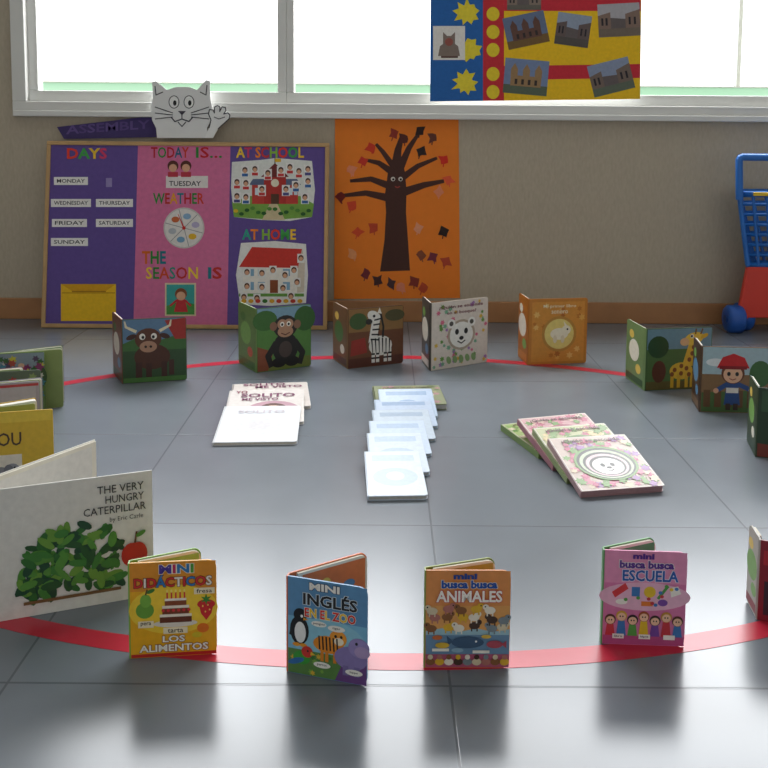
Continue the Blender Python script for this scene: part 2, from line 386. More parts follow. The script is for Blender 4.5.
paw = [(205,138),(209,128),(211,120),(208.5,114),(209.5,109.5),(213,110),(214.5,113),(214.5,107),(217.5,105.5),(220,107),(219.8,111.5),(222,106.8),(225.4,107.4),(226,110.4),(223.8,114),(227.8,112.8),(230,115),(229,119),(224,123.5),(218,129),(213,138)]
prism('raised_paw', paw, lambda u, v, t: fc.at(u, v, 0)+Vector((0, t-.0036, 0)), 0, .003, mat('#f0f0ee', .8, 20, .04), o)
A = fc.art(0, 3e-4); G = '#3c3c44'
A.line([(155,86),(156,95),(163,92)], 1, G); A.line([(207,85),(206,95),(200,92)], 1, G)
for x in (174, 189): A.ell(x, 102, 5.4, 6.6, G); A.ell(x, 102, 4.6, 5.8, '#f6f6f4'); A.ell(x+.8, 103, 1.7, 2.7, '#202024')
A.poly([(178,111),(186,111),(182,115.4)], '#4a4550'); A.line([(182,115),(182,119)], 1, G)
A.line([(171,117),(175,121.5),(182,119),(189,121.5),(193,117)], 1.2, G)
A.line([(178,122),(182,126.5),(186,122)], 1, G)
for s_ in (-1, 1):
    for k in (-1, 0, 1): A.line([(182+s_*9, 115+k*2), (182+s_*27, 113+k*6)], .9, G)
A.build('face_drawing', o, MATTE)
A = fc.art(-.0036, 3e-4)
A.line(paw[1:20], 1.0, G); A.line([(214,117),(219,119),(225,117)], .8, G); A.build('paw_drawing', o, MATTE)

# ------------------------------------------------------------------ tree poster
ft = Frame(onY(396, 298, DW-.004), Vector((1,0,0)), Vector((0,0,1)))
o = thing('tree_poster', 'orange card poster with a bare brown paper tree and autumn leaves', 'poster', ft.M)
prism('card', [(334,299),(460,298),(458.5,114.5),(335,113.5)], ft.flat(), 0, .003, mat('#f28426', .8, 30, .06), o)
A = ft.art(0, 3e-4); T = '#4a2b24'
A.poly([(380,271.5),(384.5,240),(386,212),(385,194),(388,172),(393,158),(401,158),(405,172),(406.5,190),(406,212),(408,240),(410,270.5)], T)
for pts, w, w2 in (([(396,166),(398,150),(402,136)],10,4),([(400,168),(409,148),(419,133)],8,3),([(392,172),(379,163),(366,160)],7,3),
   ([(390,186),(371,179),(350,181)],7.5,3),([(389,198),(366,193),(339,196)],8,3),([(402,178),(418,166),(437,158)],7,3),([(404,192),(424,185),(444,181)],8.5,3.5),([(393,166),(383,152),(376,144)],6,3)):
    A.line(pts, w, T, w2)
A.build('paper_tree', o, MATTE)
A = ft.art(0, 1.4e-3)
for x in (393, 400.5): A.ell(x, 179, 2.2, 2.2, '#e2dcd2'); A.ell(x+.3, 179.4, 1.2, 1.2, '#151515')
A.line([(395,186.5),(397.5,187.6),(400,186.3)], 1.1, '#a8453a'); A.build('paper_face', o, MATTE)
lv = [(371,147,'#d83a22'),(394,134,'#9a3428'),(404,139,'#5a2a24'),(420,131,'#2c1a18'),(433,138,'#6c3a2e'),(421,152,'#2c2222'),(444,160,'#e02f1f'),(449,180,'#f0603a'),(341,197,'#7a1f1a'),
      (363,161,'#d83828'),(358,232,'#e0502a'),(374,228,'#c9482a'),(421,255,'#8a4a32'),(433,257,'#7a3040'),(444,232,'#2a1c1a'),(366,274,'#7a2f36'),(378,280,'#4a2a2a'),(391,283,'#4c3238'),(401,287,'#e88a6a'),(414,282,'#8a3428'),(423,288,'#c04a2a'),
      (418,228,'#f0a07a'),(351,170,'#f0906a'),(439,192,'#f0906a'),(352,206,'#e04a2a'),(446,262,'#c04a30'),(352,254,'#f0a06a')]
for x, y, cc in lv:
    A = ft.art(0, 1.6e-3); A.star(x, y, 6, cc, 4, .64, random.uniform(0, 90), .26); A.line([(x, y), (x+random.uniform(-3,3), y+7)], 1, cc); A.build('leaf', o, MATTE)

# ------------------------------------------------------------------ flag poster on the window
fp = Frame(onY(535, 101, DW-.034), Vector((1,0,0)), Vector((0,0,1)))
o = thing('flag_poster', 'red, yellow and blue paper poster with photos taped over the window', 'poster', fp.M)
prism('card', [(430,101.5),(640,99),(642,-45),(431,-45)], fp.flat(), 0, .002, mat('#c9c8c4', .8), o)
A = fp.art(0, 3e-4)
A.poly([(430,101.5),(483,100.9),(483,-45),(431,-45)], '#2468b4'); A.poly([(483,100.9),(504,100.6),(504,-45),(483,-45)], '#d02e3a')
A.poly([(504,100.6),(640,99),(642,-45),(504,-45)], '#f8c81c')
A.poly([(504,11),(640.7,11),(641,-14),(504,-14)], '#d02c3c'); A.poly([(504,80),(640,78),(640.2,64),(504,66)], '#d02c3c')
A.build('colour_bands', o, MATTE)
def sunshape(x, y, r):
    A = fp.art(0, 1e-3); A.star(x, y, r, '#ecd834', 9, .68, x*3, .2); A.ell(x, y, r*.62, r*.62, '#f0dc3c'); A.build('paper_sun', o, MATTE)
for x, y in ((467,13),(469,50),(465,83),(468,-25)): sunshape(x, y, 13)
for y in (14, 50, 74, 92, 32):
    A = fp.art(0, 1e-3); A.ell(493, y, 6.5, 7, '#f0d430'); A.build('paper_dot', o, MATTE)
def photo(x, y, w, h, rot, sky, build, ground, kind):
    r = math.radians(rot); q = lambda u, v: (x+(u*math.cos(r)-v*math.sin(r)), y+(u*math.sin(r)+v*math.cos(r)))
    A = fp.art(0, 1.1e-3)
    def P(pts, cc): A.poly([q(u*w/2, v*h/2) for u, v in pts], cc)
    P([(-1,1),(1,1),(1,-1),(-1,-1)], sky)
    P([(-1,1),(1,1),(1,.45),(-1,.5)], ground)
    if kind == 0:
        P([(-.7,.55),(.7,.55),(.7,-.05),(-.7,-.05)], build)
        for u in (-.55, 0, .55): P([(u-.16,.0),(u+.16,.0),(u+.16,-.4),(u,-.75),(u-.16,-.4)], build)
        for u in (-.5, -.2, .1, .4): P([(u,.45),(u+.12,.45),(u+.12,.15),(u,.15)], '#3a3030')
    else:
        P([(-1,.5),(-.4,.5),(-.4,-.5),(-1,-.3)], build); P([(.3,.5),(1,.5),(1,-.6),(.3,-.35)], build); P([(-.4,.5),(.3,.5),(.3,-.05),(-.4,-.15)], '#6a6060')
        for u in (-.85, -.65, .45, .7): P([(u,.3),(u+.1,.3),(u+.1,-.15),(u,-.15)], '#2e2a30')
    A.build('photo_print', o, MATTE)
photo(526, 30, 42, 32, -12, '#6a7a98', '#6a4a40', '#7d6038', 0)
photo(573, 30, 34, 32, 8, '#98a4b8', '#6a5a58', '#5a5450', 1)
photo(619, 20, 42, 33, -3, '#b5b2b8', '#8a7266', '#7a6c60', 1)
photo(526, 77, 44, 35, 5, '#7a8cb0', '#a0805a', '#5e6a58', 0)
photo(611, 77, 42, 32, -14, '#8d9ab4', '#7b6a60', '#646e5e', 1)
photo(524, 0, 34, 20, 0, '#aab2c0', '#8d7c70', '#6c685f', 1)
photo(585, -24, 40, 30, 6, '#8090a8', '#6b5a50', '#54604e', 0)
A = fp.art(0, 1.1e-3); A.rect(433, 60, 465, 26, '#eeeae4'); A.poly([(438,56),(460,56),(458,46),(455,44),(455,32),(451,36),(447,36),(443,32),(443,44),(440,46)], '#8a7a70'); A.ell(449, 42, 4, 4, '#a05a50'); A.rect(441, 58, 458, 56, '#6a5048'); A.build('shield_print', o, MATTE)

# ------------------------------------------------------------------ toy trolley
Yn = gnd(737, 332).y
wr = .052
Yf = -.03
tr = thing('toy_trolley', 'blue and red plastic toy shopping trolley against the wall', 'toy trolley', Matrix.Translation((xs(795, Yn, 334), Yn, 0)))
ox = tr.matrix_world.translation.x
Lp = lambda px, py: Vector((onY(px, py, Yn+Yf).x-ox, 0, onY(px, py, Yn+Yf).z))
Yk = min(.24, DW-.05-Yn)
SH = (Yk-Yf)*.42
blue = mat('#2a70c4', .3, 15, .05); red = mat('#dc3c2c', .35, 15, .06); yel = mat('#e8c020', .35)
hx0, hx1, ht = Lp(738,157).x, Lp(852,157).x, Lp(738,157).z
rimz, botz = Lp(740,194).z, Lp(752,266).z
bx0, bx1, cx0, cx1 = Lp(739,198).x, Lp(850,198).x, Lp(750,264).x, Lp(838,264).x
tubes('handle', [([(bx0, Yf-.004, rimz-.02), (hx0, Yf-.012, ht-.012), (hx0+.004, Yf-.014, ht-.003), (hx0+.012, Yf-.014, ht), (hx1-.012, Yf-.014, ht), (hx1-.004, Yf-.014, ht-.003), (hx1, Yf-.012, ht-.012), (bx1, Yf-.004, rimz-.02)], .0135, False)], blue, tr)
paths = []
def ringp(t):
    a, b_ = bx0+(cx0-bx0)*t, bx1+(cx1-bx1)*t; z = rimz+(botz-rimz)*t; f_, k_ = Yf+.02*t, Yk-.04*t
    return [(a, f_, z), (b_, f_, z), (b_+SH*.8, k_, z), (a+SH, k_, z)]
paths.append((ringp(0), .012, True))
for k in range(1, 8): paths.append((ringp(k/7), .006 if k < 7 else .01, True))
r_a, r_b = ringp(0), ringp(1)
for s_ in range(4):
    for k in range(8):
        t = k/8; p0 = Vector(r_a[s_]).lerp(Vector(r_a[(s_+1) % 4]), t); p1 = Vector(r_b[s_]).lerp(Vector(r_b[(s_+1) % 4]), t)
        paths.append(([tuple(p0), tuple(p1)], .009 if k == 0 else .006, False))
for k in range(1, 8):
    p0 = Vector(r_b[0]).lerp(Vector(r_b[1]), k/8); p1 = Vector(r_b[3]).lerp(Vector(r_b[2]), k/8); paths.append(([tuple(p0), tuple(p1)], .005, False))
tubes('basket', paths, blue, tr, 2)
boxes('flap', [(bx0+.045, bx1-.045, Yf-.02, Yf-.012, rimz-.006, rimz+.008)], yel, tr, bevel=.003)
pan = [(cx0-.002, botz-.006), (cx1+.004, botz-.006), (cx1+.06, wr+.012), (cx1+.05, wr-.02), (cx1, wr+.006), (cx0+.01, wr+.006), (cx0-.005, wr-.02), (cx0-.03, wr+.012)]
for y0, sh in ((Yf+.014, 0), (Yk-.06, SH*.8)):
    prism('side_panel', pan, lambda u, v, t, sh=sh: Vector((u+sh, t, v)), y0, y0+.022, red, tr, .004)
boxes('tray', [(cx0+SH*.5, cx1+.02, Yf+.036, Yk-.06, wr+.01, wr+.035)], red, tr, .004)
for (wx, wy) in ((Lp(737,318).x, Yf+.024), (Lp(856,318).x, Yf+.024), (Lp(737,318).x+SH, Yk-.05), (Lp(856,318).x+SH*.6, Yk-.05)):
    vs, fs = [], []
    prof = [(-.03, .012), (-.032, wr*.55), (-.03, wr*.86), (-.021, wr), (.021, wr), (.03, wr*.86), (.032, wr*.55), (.03, .012)]
    nn = 28
    for (px_, rr) in prof:
        for k in range(nn):
            a = 2*math.pi*k/nn; vs.append((px_, rr*math.cos(a), rr*math.sin(a)))
    for i in range(len(prof)-1):
        for k in range(nn): fs.append((i*nn+k, i*nn+(k+1) % nn, (i+1)*nn+(k+1) % nn, (i+1)*nn+k))
    fs.append(tuple(range(nn))); fs.append(tuple((len(prof)-1)*nn+k for k in range(nn)))
    me = bpy.data.meshes.new('wheel'); me.from_pydata(vs, [], fs); fixn(me)
    w_ = link('wheel', me, mat('#1f58b0', .4), tr); w_.location = (wx, wy, wr)
    for p in me.polygons: p.use_smooth = len(p.vertices) == 4
    tubes('hub', [([(-.036, 0, 0), (.036, 0, 0)], .014, False)], mat('#1a4688', .4), w_)

# ------------------------------------------------------------------ books
RING = 'picture books standing open round the red ring'
ZB = .0006
def standing_book(S, E, top, bx, lo, hi, front, back, label, art=None, title=None, w=None, bw=None, tp=.004, inner='#d8d2c0', sw=.008, h=None, cr=.012, t=.0026, pagecol='#e6e0d0', fan=0):
    """S, E: feet of spine and of the free edge of the front cover; bx: where the free edge of the back cover is seen"""
    S, E = gnd(*S), gnd(*E)
    if w: S = E + (S-E).normalized()*w
    d = E-S; w = d.length; rz = math.atan2(d.y, d.x)
    if h is None: h = onY(top[0], top[1], E.y).z
    bw = bw or w
    mw = Matrix.Translation((S.x, S.y, ZB)) @ Matrix.Rotation(rz, 4, 'Z')
    best, ang = 1e9, lo
    for q in range(int(lo*2), int(hi*2)+1):
        a = math.radians(q/2); P = mw @ Vector((bw*math.cos(a), sw+bw*math.sin(a), h))
        e = abs(seen_x(P)-bx)
        if e < best: best, ang = e, q/2
    root = thing('picture_book', label, 'book', mw, RING)
    fmap = lambda u, v, t_: Vector((u, t_, v))
    fc_ = prism('front_cover', rrect(0, 0, w, h, (0, cr, cr, 0)), fmap, 0, t, mat(front, .4), root)
    def panel(deg):
        a = math.radians(deg); dv, nv = Vector((math.cos(a), math.sin(a), 0)), Vector((-math.sin(a), math.cos(a), 0)); O = Vector((0, sw, 0))
        return lambda u, v, t_: O + dv*u + nv*t_ + Vector((0, 0, v))
    bmap = panel(ang)
    bc = prism('back_cover', rrect(0, 0, bw, h, (0, cr, cr, 0)), bmap, 0, t, mat(back, .4), root)
    pg = prism('pages', rrect(.01, .0015, bw-.0015, h-.0015, (0, cr, cr, 0)), bmap, -tp, -.0001, mat(pagecol, .7), root)
    for k in range(fan):
        prism('page', rrect(.012, .001, bw*.97, h-.001, (0, cr, cr, 0)), panel(ang*(k+1)/(fan+1)), -.001, .0008, mat(['#8a9a5a', '#d8d4c4', '#5a7a4a'][k % 3], .5), root)
    boxes('spine', [(-.0022, 0, 0, sw+t*.5, 0, h)], mat(back, .4), root)
    pal = ['#e8c860', '#c85a3a', '#7fae5a', '#eae4d4', '#5a8ab0', '#4f7a3a']
    A = Art(lambda u, v, k: bmap(u/100*bw, v/100*h, -tp-k), h/bw)
    A.rect(14, 4, 96, 96, inner)
    if cr > 0:
        for k in range(9): A.ell(random.uniform(22, 88), random.uniform(15, 85), random.uniform(4, 9), random.uniform(4, 9), random.choice(pal))
    A.build('page_print', pg)
    A = Art(lambda u, v, k: bmap(u/100*bw, v/100*h, t+k), h/bw); A.rect(3, 3, 97, 97, back)
    A.ell(55, 55, 20, 18, random.choice(pal)); A.ell(30, 28, 10, 8, random.choice(pal)); A.ell(70, 80, 9, 7, random.choice(pal)); A.rect(3, 3, 97, 14, front)
    A.build('back_print', bc)
    mf = lambda u, v, k: Vector((u/100*w, -k, v/100*h))
    kk = 2e-4
    if art:
        A = Art(mf, h/w, 1, kk, 2e-5); art(A); A.build('cover_picture', fc_); kk = A.k
    if title: title(Titles(mf, h/w, kk+1e-4, fc_))
    return root

def a_bull(A):
    A.rect(1,1,99,99,'#2f4f2c'); A.rect(1,62,99,99,'#5d7fa0'); A.poly([(1,62),(30,74),(60,66),(99,76),(99,50),(1,50)],'#3f6b34'); A.poly([(66,96),(99,99),(99,66),(82,66)],'#a32a24')
    A.ell(46,40,27,20,'#4e2a1a'); A.rect(20,8,30,32,'#43231a'); A.rect(36,6,45,30,'#43231a'); A.rect(60,8,69,32,'#43231a'); A.rect(72,10,80,34,'#43231a')
    A.ell(40,68,20,17,'#5c3220'); A.ell(40,56,13,9,'#b58a70'); A.ell(36,56,2,2,'#2a1510'); A.ell(44,56,2,2,'#2a1510')
    for s_ in (-1,1):
        A.line([(40+s_*18,80),(40+s_*34,88),(40+s_*36,97)],5,'#e3d8b8',2); A.ell(40+s_*26,72,8,4,'#43231a',s_*-20); A.ell(40+s_*9,72,4.5,5,'#f0ece2'); A.ell(40+s_*8,71,2.2,2.6,'#101010')
    A.rect(1,1,99,8,'#4a7a38')
def a_monkey(A):
    A.rect(1,1,99,99,'#55863f'); A.rect(1,68,99,99,'#7b9fb5'); A.ell(15,80,20,16,'#3c6b30'); A.ell(88,78,18,20,'#35612d'); A.rect(1,1,99,18,'#6f7a35'); A.poly([(1,1),(20,1),(30,30),(1,40)],'#8a4a30')
    A.ell(52,34,21,25,'#211c1c'); A.line([(36,44),(20,24),(26,6)],11,'#211c1c',8); A.line([(68,44),(84,24),(78,6)],11,'#211c1c',8); A.ell(40,12,12,8,'#1a1616'); A.ell(64,12,12,8,'#1a1616')
    A.ell(52,68,20,18,'#2a2322'); A.ell(30,70,6,7,'#8a6450'); A.ell(74,70,6,7,'#8a6450'); A.ell(46,72,8,8,'#b58a6e'); A.ell(58,72,8,8,'#b58a6e'); A.ell(52,60,13,9,'#b58a6e')
    for x in (46,58): A.ell(x,72,3.6,4,'#f3efe6'); A.ell(x,71.5,1.8,2.2,'#101010')
    A.line([(44,58),(52,55),(60,58)],1.6,'#5a2a22'); A.ell(52,32,11,13,'#4a3c38')
def a_zebra(A):
    A.rect(1,1,99,99,'#6e4228'); A.rect(1,60,99,99,'#8f6a3c'); A.ell(18,78,16,14,'#3f5a2e'); A.ell(84,84,18,10,'#4f4a2a'); A.rect(1,1,99,16,'#5a2f20'); A.poly([(4,20),(34,24),(30,50),(6,46)],'#9a2f24')
    A.ell(58,34,21,17,'#ebe7e0')
    for x in (42,50,64,72): A.rect(x,6,x+6,28,'#ebe7e0'); A.rect(x,12,x+6,15,'#181616'); A.rect(x,19,x+6,22,'#181616')
    A.poly([(36,40),(52,48),(58,86),(44,88)],'#ebe7e0'); A.ell(46,84,13,9,'#ebe7e0',-35); A.ell(37,76,6,5,'#2a2424'); A.poly([(52,90),(56,99),(60,88)],'#ebe7e0')
    for k in range(5): A.line([(40+k*1.6,46+k*8),(55+k*.8,44+k*9)],2.6,'#181616')
    for k in range(6): A.line([(42+k*6.5,48-abs(k-2)*1.0),(44+k*6,22)],2.6,'#181616',1.2)
    A.ell(46,85,2.4,2.4,'#101010'); A.line([(58,88),(63,66),(62,48)],3.5,'#181616')
def flowers(A, n, x0=4, x1=96, y0=4, y1=96, cols=('#e58aa0','#7fae5a','#e0b84a','#b98ac0','#8cc0a0'), r=4):
    for k in range(n): A.star(random.uniform(x0,x1), random.uniform(y0,y1), random.uniform(r*.7,r*1.2), random.choice(cols), 6, .55, random.uniform(0,60))
def a_bear(A):
    A.rect(1,1,99,99,'#e2d6cc'); flowers(A,60,cols=('#d8708c','#6f9e4a','#e0b84a','#a97ab8','#7cb090')); A.ell(52,48,25,23,'#b6a593'); A.ell(52,48,21,19.5,'#f1eee8'); A.ell(34,66,7,7,'#f1eee8'); A.ell(70,66,7,7,'#f1eee8'); A.ell(34,66,3.6,3.6,'#55504c'); A.ell(70,66,3.6,3.6,'#55504c')
    for x in (44,60): A.ell(x,53,3.4,4.4,'#2a2626')
    A.ell(52,43,4,3,'#2a2626'); A.line([(45,39),(52,35),(59,39)],1.8,'#2a2626')
    for k in range(5): A.ell(30+k*11,12,4,6,'#8aa870',20)
def t_bear(A): A.text('¿Quién se esconde', 12, 90, 88, 6, '#7a3a48', .015); A.text('en el bosque?', 26, 78, 79, 6, '#7a3a48', .015)
def a_orange(A):
    A.rect(1,1,99,99,'#c98030'); A.rect(5,4,95,95,'#d8923a'); flowers(A,26,8,92,8,92,('#e2a850','#c27428','#e8b868','#b86a24'),5)
    A.ell(52,46,27,27,'#c08a3a',n=30); A.ell(52,46,23,23,'#e9d27a',n=30); A.ell(52,46,14,9,'#f4ead0'); A.ell(64,52,7,7,'#f4ead0'); A.ell(66,53,1.4,1.6,'#403028'); A.poly([(61,58),(59,66),(65,59)],'#f4ead0'); A.ell(45,38,3,6,'#e6d8b8'); A.ell(58,38,3,6,'#e6d8b8')
def t_orange(A): A.text('Mi primer libro', 24, 80, 85, 6, '#f2e4c0', .01); A.text('sonoro', 38, 66, 77, 5, '#f2e4c0', .01)
def a_giraffe(A):
    A.rect(1,1,99,99,'#4f6e3a'); A.rect(1,66,99,99,'#6e8f9e'); A.ell(18,70,18,18,'#2c4a26'); A.ell(92,30,14,20,'#2f5228'); A.rect(1,1,99,14,'#64592c'); A.ell(20,30,12,18,'#5d3322')
    A.ell(54,30,20,14,'#e0b734')
    for x in (38,48,60,68): A.rect(x,3,x+5,26,'#d9ae2c')
    A.poly([(54,34),(72,38),(78,78),(66,80)],'#e0b734'); A.ell(72,82,17,10,'#e8c244',15); A.ell(58,77,8,6.5,'#dcb080'); A.line([(74,89),(75,98)],2.6,'#7a5020'); A.line([(82,89),(85,98)],2.6,'#7a5020'); A.ell(69,86,3,3.4,'#f4f0e4'); A.ell(68.5,86,1.8,2.2,'#151515'); A.ell(88,86,7,3.4,'#d9ae2c',25)
    for x, y in ((44,32),(54,26),(62,34),(54,38),(66,48),(70,58),(72,68),(40,25),(66,24)): A.ell(x,y,3.4,3.8,'#8a5020')
def a_hat(A):
    A.rect(1,1,99,99,'#8a6a48'); A.rect(1,58,99,99,'#a7c0c8'); A.ell(20,76,14,6,'#dfe6e8'); A.poly([(1,30),(99,36),(99,1),(1,1)],'#4c6b38'); A.ell(86,60,16,20,'#3d6a3a')
    for k in range(6): A.rect(4+k*16,8,14+k*16,34,'#6a4a2c')
    A.poly([(34,12),(58,12),(54,46),(38,46)],'#2f4f8a'); A.rect(37,30,55,38,'#e8e2d8'); A.line([(39,44),(24,34)],7,'#2f4f8a'); A.line([(53,44),(72,36)],7,'#2f4f8a'); A.ell(22,33,4,4,'#e3ae8c'); A.ell(74,35,4,4,'#e3ae8c')
    A.rect(37,4,44,14,'#3a2a24'); A.rect(48,4,55,14,'#3a2a24')
    A.ell(46,60,17,16,'#6a3a22'); A.ell(46,58,14,13,'#e8b896'); A.poly([(22,68),(70,68),(62,84),(46,90),(30,84)],'#c8282c'); A.rect(26,66,66,71,'#8a1a20')
    for x in (40,52): A.ell(x,59,2.6,3.2,'#18181c')
    A.line([(41,52),(46,50),(51,52)],1.4,'#a04a3a')
def a_dark(A):
    A.rect(1,1,99,99,'#26402a'); A.rect(4,66,96,96,'#35583a'); A.ell(40,40,26,24,'#8a6a3a'); A.ell(34,46,4,5,'#1c1410'); A.ell(48,46,4,5,'#1c1410'); A.poly([(1,1),(99,1),(99,14),(1,20)],'#7a3426')
def a_redwhite(A):
    A.rect(1,1,99,99,'#8e2030'); A.rect(6,8,94,50,'#3a2430'); A.ell(34,36,18,16,'#a8702a'); A.ell(70,34,14,14,'#3f5f80'); A.rect(4,70,60,88,'#b82c38')
def a_green(A):
    A.rect(1,1,99,99,'#6f8a4a'); A.rect(1,60,99,99,'#8a9aa0'); A.ell(20,62,16,18,'#3f6a38'); A.ell(86,58,14,20,'#47603a')
    flowers(A,60,6,94,6,94,('#8f3f6a','#c9c23a','#3f6a38','#d8d2c4','#4f8a9a','#b5523a','#5a4a60'),7)
    for k in range(8): A.ell(random.uniform(10,90),random.uniform(12,85),5,4,random.choice(['#e0b894','#c8402f','#3a5a8a','#e4e0cf']))
def a_green2(A):
    A.rect(1,1,99,99,'#5f6f5a'); flowers(A,44,6,94,10,94,('#b5403a','#c9a33a','#88a060','#d8d2c4','#6a4a6a'),7)
def a_lav(A):
    A.rect(1,1,99,99,'#aaa3ad'); A.rect(4,4,96,96,'#b9b4bc'); A.ell(40,50,20,20,'#8f8796'); A.rect(1,93,99,97,'#b8404a')
def a_yellow(A):
    A.rect(1,1,99,99,'#dcb83a'); A.rect(1,88,99,99,'#e6c848'); A.rect(40,6,74,52,'#e9e3d3'); A.ell(56,28,12,11,'#8d8f94'); A.ell(66,34,8,8,'#9a9ca2'); A.line([(71,34),(74,22),(70,14)],4,'#8d8f94',2.5); A.ell(63,34,5,7,'#777a80')
    for x in (48,54,60): A.rect(x,8,x+4,22,'#85878c')
    A.ell(68,37,1.2,1.4,'#151515')
def t_yellow(A): A.text('YOU', 46, 74, 62, 15, '#4a3a30', .01)
def a_plain(A):
    # a plain stand-in: a low green hedge of loose leaves and a red apple
    A.rect(.5,.5,99.5,99.5,'#dedcd6')
    random.seed(11)
    cols = ('#2f6b2c','#3f7f34','#56913a','#27552a','#6b9a3c','#1f4a30')
    for k in range(150):
        x = random.uniform(34, 82); top = 66 - ((x-60)/26)**2*22
        y = random.uniform(14, top); A.ell(x, y, random.uniform(5,8), random.uniform(2.2,3.6), random.choice(cols), random.uniform(0,180), 10)
    A.line([(35,11),(83,11)],2.4,'#7a5a36')
    A.ell(89,36,8,9.5,'#c23024'); A.ell(92,36,7,9.5,'#c23024'); A.line([(90.5,45),(91.5,54)],1.4,'#5a3a22'); A.ell(93.6,52,4,1.8,'#4f8a38',30)
def t_plain(A):
    A.text('THE VERY', 72, 95.5, 87, 6, '#2a2a2e', .004); A.text('HUNGRY', 76, 95.5, 79, 6, '#2a2a2e', .004); A.text('CATERPILLAR', 65, 96.5, 71, 6, '#2a2a2e', .004); A.text('by Eric Carle', 78, 95, 63.5, 4.6, '#2a2a2e', .0)
def a_food(A):
    A.rect(.5,.5,99.5,99.5,'#eeb01e'); A.rect(.5,70,99.5,99.5,'#e2932a'); A.ell(50,50,44,26,'#f6cf3a',n=30); A.rect(.5,.5,99.5,4,'#c22a24')
    A.ell(17,50,9,8.5,'#6aa03a'); A.ell(18,60,5.6,7,'#7cb344'); A.line([(18,66),(20,72)],1.6,'#5a3a1e'); A.ell(24,70,4.4,2,'#3f7a2c',25)
    A.ell(52,35,22,4,'#e8e0d2'); A.rect(34,36,71,44,'#6a331c'); A.rect(34,42,71,45,'#f2e6d4'); A.rect(37,45,68,53,'#7a3c20'); A.rect(37,51,68,54,'#f2e6d4'); A.rect(40,54,65,60,'#8a4826'); A.rect(40,59,65,61.5,'#f6eee0')
    for k in range(5): A.rect(42+k*5,61.5,43.8+k*5,68,'#d8383a'); A.ell(42.9+k*5,69.4,1,1.7,'#f8e27a')
    for k in range(6): A.ell(38+k*6,49,1.6,1.6,'#d8383a')
    A.poly([(79,55),(97,55),(94,44),(88,37),(82,44)],'#d02a2c'); A.ell(88,54,9,5,'#d02a2c'); A.star(88,59,6,'#3f8a34',6,.4)
    for x, y in ((84,52),(90,53),(87,46),(92,48)): A.ell(x,y,.8,1,'#f6d060')
    A.rect(9,32,27,39,'#f4e7c4'); A.rect(38,24.5,66,31,'#f4e7c4'); A.rect(74,65,98,71.5,'#f4e7c4')
    A.ell(84,29,6,5,'#e8761e'); A.ell(77,22,5,3,'#d9c02a')
def t_food(A):
    A.otext('MINI',34,74,88,9.5,['#4f3a9a','#c22a5a','#2f7ab8','#4f9a34'],'#f8efd6',.04)
    A.otext('DIDÁCTICOS',5,95,74,12.5,['#d0302c','#f2eadc','#d0302c','#2f7ab8'],'#5a2018',.03)
    A.text('pera',12,24,33.5,4.4,'#3a2a20',.01); A.text('tarta',43,61,25.6,4.2,'#3a2a20',.01); A.text('fresa',77,95,66.2,4.2,'#3a2a20',.01)
    A.otext('LOS',37,63,15.8,6.8,'#f8f4e8','#7a1c18',.03); A.otext('ALIMENTOS',10,90,6,7.6,'#f8f4e8','#7a1c18',.03)
def a_zoo(A):
    A.rect(.5,.5,99.5,99.5,'#7dbadb'); A.rect(.5,60,99.5,99.5,'#5f93bf'); A.ell(50,40,40,22,'#8fc8de'); A.rect(.5,.5,99.5,26,'#5d8a48'); A.poly([(60,.5),(99.5,.5),(99.5,24),(70,20)],'#6f4a8a')
    flowers(A,14,4,60,3,22,('#7fae4a','#3f7a38','#d8b23a'),3)
    A.ell(15,46,10,15,'#17181c'); A.ell(16,44,6,11,'#eeeeec'); A.ell(16,62,7,7,'#17181c'); A.ell(18,61,1.4,1.6,'#ffffff'); A.poly([(20,60),(27,58),(20,57)],'#e89a28'); A.ell(11,31,4,2,'#e89a28'); A.ell(20,31,4,2,'#e89a28'); A.line([(7,52),(3,40)],4,'#17181c',2)
    A.ell(52,36,16,9,'#e8902a'); A.ell(64,44,9,8.5,'#ee9c34'); A.ell(65,41,5,4,'#f6ead2'); A.ell(61,46,1.4,1.6,'#151515'); A.ell(68,46,1.4,1.6,'#151515')
    for k in range(6): A.line([(40+k*4.5,44),(41+k*4.5,30)],1.6,'#2a1a12')
    for x in (42,48,58,64): A.rect(x,18,x+4,30,'#e0882a')
    A.ell(80,26,17,12,'#8d7fb8'); A.ell(90,38,11,10,'#9a8cc4'); A.ell(94,34,8,6,'#b39cc8'); A.ell(87,42,1.4,1.6,'#151515'); A.rect(70,8,77,18,'#7d70a8'); A.rect(84,8,91,18,'#7d70a8')
    A.ell(18,18,9,7,'#3fa03c'); A.ell(25,25,6,6,'#d0342c'); A.poly([(30,26),(36,23),(29,22)],'#e8c030'); A.ell(11,14,9,3,'#2f6fb0',20); A.ell(26,26,1,1.2,'#101010')
    for x, y in ((62,54),(44,14),(84,12)): A.ell(x,y,9,3.2,'#f4f2ea')
    A.ell(40,56,8,3,'#f4f2ea')
def t_zoo(A):
    A.otext('MINI',28,66,90,7.5,'#f4f1ea','#2a3a5a',.04); A.otext('INGLÉS',20,88,74,15,'#1c1c22','#dfeaf0',.03); A.otext('EN EL ZOO',22,86,61.5,9.5,['#d8302c','#f2c62c','#d8302c'],'#f4efe0',.03)
    A.text('penguin',33,48,54.8,2.6,'#222222',.01); A.text('tiger',57,67,52.8,2.8,'#222222',.01); A.text('parrot',38,50,12.8,2.6,'#222222',.01); A.text('hippo',79,89,10.8,2.6,'#222222',.01)
